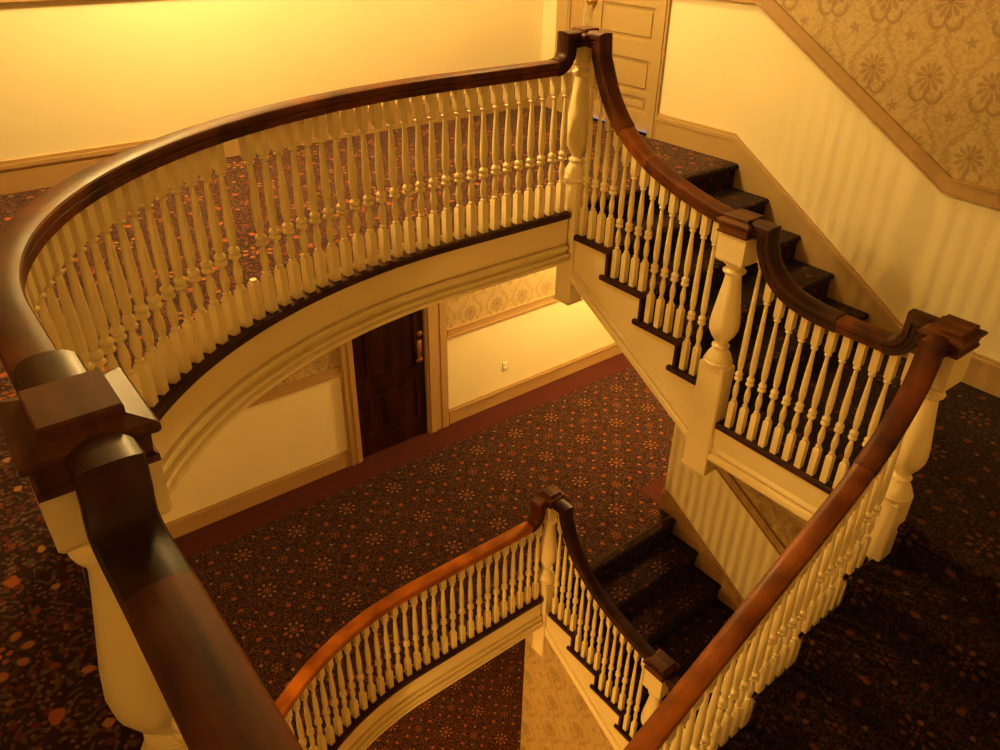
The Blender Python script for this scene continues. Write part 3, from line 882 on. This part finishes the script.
# ------------------------------------------------------------------ doors
def lever(parent, pts, r, mat, name):
    pass
# upper cream door in the stair wall
M_DOORC = paint('cream_door_paint', (0.46, 0.34, 0.17), 0.4, 0.04, 0.02)
d1 = bpy.data.objects.new('door_1', None); COL.objects.link(d1); d1.location = (XR, (DY0+DY1)/2, 0); struct(d1, 'cream panelled door')
bm = bmesh.new()
xs = XR + 0.045
box(bm, xs, xs+0.04, DY0, DY1, 0.014, DZ1)
pz = [(0.16, 0.27), (0.31, 0.555), (0.69, 0.935), (1.07, 1.32), (1.45, 1.86)]
stile0, stile1 = DY0+0.09, DY1-0.175
ys = [DY0, stile0, stile1, DY1]
box(bm, xs-0.014, xs, DY0, stile0, 0.014, DZ1); box(bm, xs-0.014, xs, stile1, DY1, 0.014, DZ1)
zz = [0.014] + [v for p in pz for v in p] + [DZ1]
for a, b in zip(zz[0::2], zz[1::2]): box(bm, xs-0.014, xs, stile0, stile1, a, b)
for a, b in pz: box(bm, xs-0.008, xs, stile0+0.03, stile1-0.03, a+0.03, b-0.03, bev=0.007)
local(finish('door_leaf', bm, M_DOORC, d1), d1)
bm = bmesh.new()
for y0, y1 in ((DY0-0.085, DY0), (5.325, 5.49)):
    box(bm, XR-0.022, XR, y0, y1, 0, DZ1+0.12); box(bm, XR-0.03, XR-0.02, y0+0.02, y1-0.02, 0, DZ1+0.10)
box(bm, XR-0.022, XR, DY0-0.085, 5.49, DZ1, DZ1+0.13)
local(finish('door_casing', bm, M_DOORC, d1), d1)
bm = bmesh.new(); box(bm, XR-0.004, XR+0.09, DY1+0.004, 5.325, 0, DZ1); local(finish('door_jamb', bm, M_TRIM, d1), d1)
bm = bmesh.new(); box(bm, xs+0.012, xs+0.03, DY0, DY1, 0.0, 0.014); local(finish('daylight_glow_strip', bm, M_DAY, d1), d1)  # glowing strip put in for daylight seeping under the door
bm = bmesh.new(); lathe(bm, [(0.030, 0), (0.030, 0.006), (0.012, 0.010), (0.012, 0.035), (0.024, 0.042), (0.030, 0.056), (0.026, 0.070), (0.010, 0.078)], 20)
kb = finish('door_knob', bm, M_BRASS, d1, 40); kb.rotation_euler = (0, -PI/2, 0); kb.location = Vector((xs-0.014, 5.085, 0.925)) - Vector(d1.location)
# dark door in the lower hall
d2 = bpy.data.objects.new('door_2', None); COL.objects.link(d2); d2.location = ((LX0D+LX1D)/2, YBL, -H); struct(d2, 'dark red-brown panelled door')
yd = YBL + 0.022
bm = bmesh.new(); zf = -H
box(bm, LX0D, LX1D, yd, yd+0.04, zf+0.012, LZ1)
pan = [(zf+0.27, zf+0.74), (zf+0.90, zf+1.90)]
a0, a1 = LX0D+0.115, LX1D-0.125
box(bm, LX0D+0.014, a0, yd-0.014, yd, zf+0.012, LZ1); box(bm, a1, LX1D-0.014, yd-0.014, yd, zf+0.012, LZ1)
for a, b in ((zf+0.012, pan[0][0]), (pan[0][1], pan[1][0]), (pan[1][1], LZ1)): box(bm, a0, a1, yd-0.014, yd, a, b)
for a, b in pan:
    box(bm, a0+0.045, a1-0.045, yd-0.009, yd, a+0.045, b-0.045, bev=0.008)
local(finish('door_leaf', bm, M_DOOR, d2), d2)
bm = bmesh.new()
for x0, x1 in ((2.79, LX0D), (LX1D, 4.03)):
    box(bm, x0, x1, YBL-0.030, YBL, zf, LZ1+0.15)
    w = x1-x0
    box(bm, x0+0.02, x0+w*0.35, YBL-0.042, YBL-0.03, zf, LZ1+0.13); box(bm, x1-w*0.35, x1-0.015, YBL-0.038, YBL-0.03, zf, LZ1+0.13)
box(bm, 2.80, 4.05, YBL-0.03, YBL, LZ1, LZ1+0.15)
box(bm, LX0D-0.01, LX0D+0.012, YBL-0.028, yd-0.001, zf, LZ1); box(bm, LX1D-0.012, LX1D+0.01, YBL-0.028, yd-0.001, zf, LZ1)
local(finish('door_casing', bm, M_TRIM, d2), d2)
hx, hz = 3.708, -2.385
bm = bmesh.new(); box(bm, hx-0.032, hx+0.032, yd-0.022, yd-0.014, hz-0.13, hz+0.13, bev=0.006)
pl = local(finish('lock_plate', bm, M_BRASS, d2, 40), d2)
bm = bmesh.new()
lathe(bm, [(0.012, 0), (0.012, 0.04), (0.0, 0.042)], 14)
for v in bm.verts: v.co = Vector((hx + v.co.x, yd-0.02-v.co.z, hz-0.075 + v.co.y))
box(bm, hx-0.075, hx+0.012, yd-0.066, yd-0.052, hz-0.086, hz-0.064, bev=0.005)
local(finish('lever_handle', bm, M_BRASS, pl, 40), d2)
bm = bmesh.new(); lathe(bm, [(0.032, 0), (0.032, 0.01), (0.022, 0.016), (0.0, 0.017)], 20)
for v in bm.verts: v.co = Vector((hx+0.01 + v.co.x, yd-0.014-v.co.z, -2.185 + v.co.y))
local(finish('deadbolt', bm, M_BRASS, d2, 40), d2)
bm = bmesh.new(); box(bm, LX0D+0.35, LX1D, yd+0.01, yd+0.03, zf, zf+0.012); local(finish('daylight_glow_strip', bm, M_DAY, d2), d2)  # same glowing strip standing in for leaked daylight

# ------------------------------------------------------------------ wall socket
sx, sz = 4.84, -2.965
so = root('wall_socket', (sx, YBL, sz), 'small ivory power socket low on the hall wall beside the dark door', 'socket')
bm = bmesh.new(); box(bm, -0.036, 0.036, -0.007, 0, -0.058, 0.058, bev=0.003); finish('cover_plate', bm, M_PLATE, so, 40)
for dz in (0.022, -0.022):
    bm = bmesh.new(); box(bm, -0.016, 0.016, -0.010, -0.006, dz-0.013, dz+0.013, bev=0.003)
    oo = finish('outlet_face', bm, M_PLATE, so, 40)
    bm = bmesh.new()
    box(bm, -0.008, -0.005, -0.0108, -0.009, dz-0.004, dz+0.006); box(bm, 0.005, 0.008, -0.0108, -0.009, dz-0.004, dz+0.006)
    finish('slot', bm, M_SLOT, oo)

# ------------------------------------------------------------------ lights
def point(name, loc, power, col, r=0.12):
    l = bpy.data.lights.new(name, 'POINT'); l.energy = power; l.color = col; l.shadow_soft_size = r
    o = bpy.data.objects.new(name, l); COL.objects.link(o); o.location = loc; return o
WARM = (1.0, 0.575, 0.16)
WARM2 = (1.0, 0.695, 0.27)
point('lamp_gallery', (1.7, 4.7, 2.45), 205, WARM2, 0.15)
point('lamp_stair_head', (4.0, 4.6, 2.55), 78, WARM2, 0.15)
point('lamp_hall_right', (6.3, 4.9, -0.75), 225, WARM2, 0.12)
point('lamp_hall_left', (-0.8, 2.6, -0.75), 115, WARM, 0.06)
point('fill_near', (-1.8, -0.2, 1.35), 14, WARM, 0.12)  # unseen fill added low to light the near newel more than the carpet
point('lamp_ground', (-0.8, 2.6, -4.3), 200, WARM, 0.08)
point('fill_ground_hall', (3.4, 5.2, -4.3), 130, WARM, 0.12)  # unseen fill added to lift the dark ground floor carpet
def gap_light(name, loc, size, rot, power):
    l = bpy.data.lights.new(name, 'AREA'); l.shape = 'RECTANGLE'; l.size = size; l.size_y = 0.012; l.energy = power; l.color = (0.30, 0.42, 1.0)
    o = bpy.data.objects.new(name, l); COL.objects.link(o); o.location = loc; o.rotation_euler = rot; return o
gap_light('daylight_upper_door', (XR-0.004, (DY0+DY1)/2, 0.008), 0.84, (PI/2, 0, -PI/2), 0.08)

w = bpy.data.worlds.new('World'); S.world = w; w.use_nodes = True
w.node_tree.nodes['Background'].inputs[0].default_value = (1.0, 0.62, 0.25, 1); w.node_tree.nodes['Background'].inputs[1].default_value = 0.03

# ------------------------------------------------------------------ camera
cam = bpy.data.cameras.new('Camera'); co = bpy.data.objects.new('Camera', cam); COL.objects.link(co)
cam.sensor_width = 36.0; cam.lens = 783.134/1000*36.0; cam.clip_start = 0.02
Rr = Vector((0.7902791225613889, -0.6125673403333038, 0.014837857007792452))
Ru = Vector((0.3094212541587062, 0.41985438253315477, 0.8532179000364193))
Rf = Vector((0.528883159042198, 0.6696891450700734, -0.521343507734449))
co.matrix_world = Matrix(((Rr.x, Ru.x, -Rf.x, 0), (Rr.y, Ru.y, -Rf.y, 0), (Rr.z, Ru.z, -Rf.z, 1.6421), (0, 0, 0, 1)))
S.camera = co
S.view_settings.view_transform = 'Standard'
S.view_settings.look = 'Medium High Contrast'
S.view_settings.exposure = 0.0
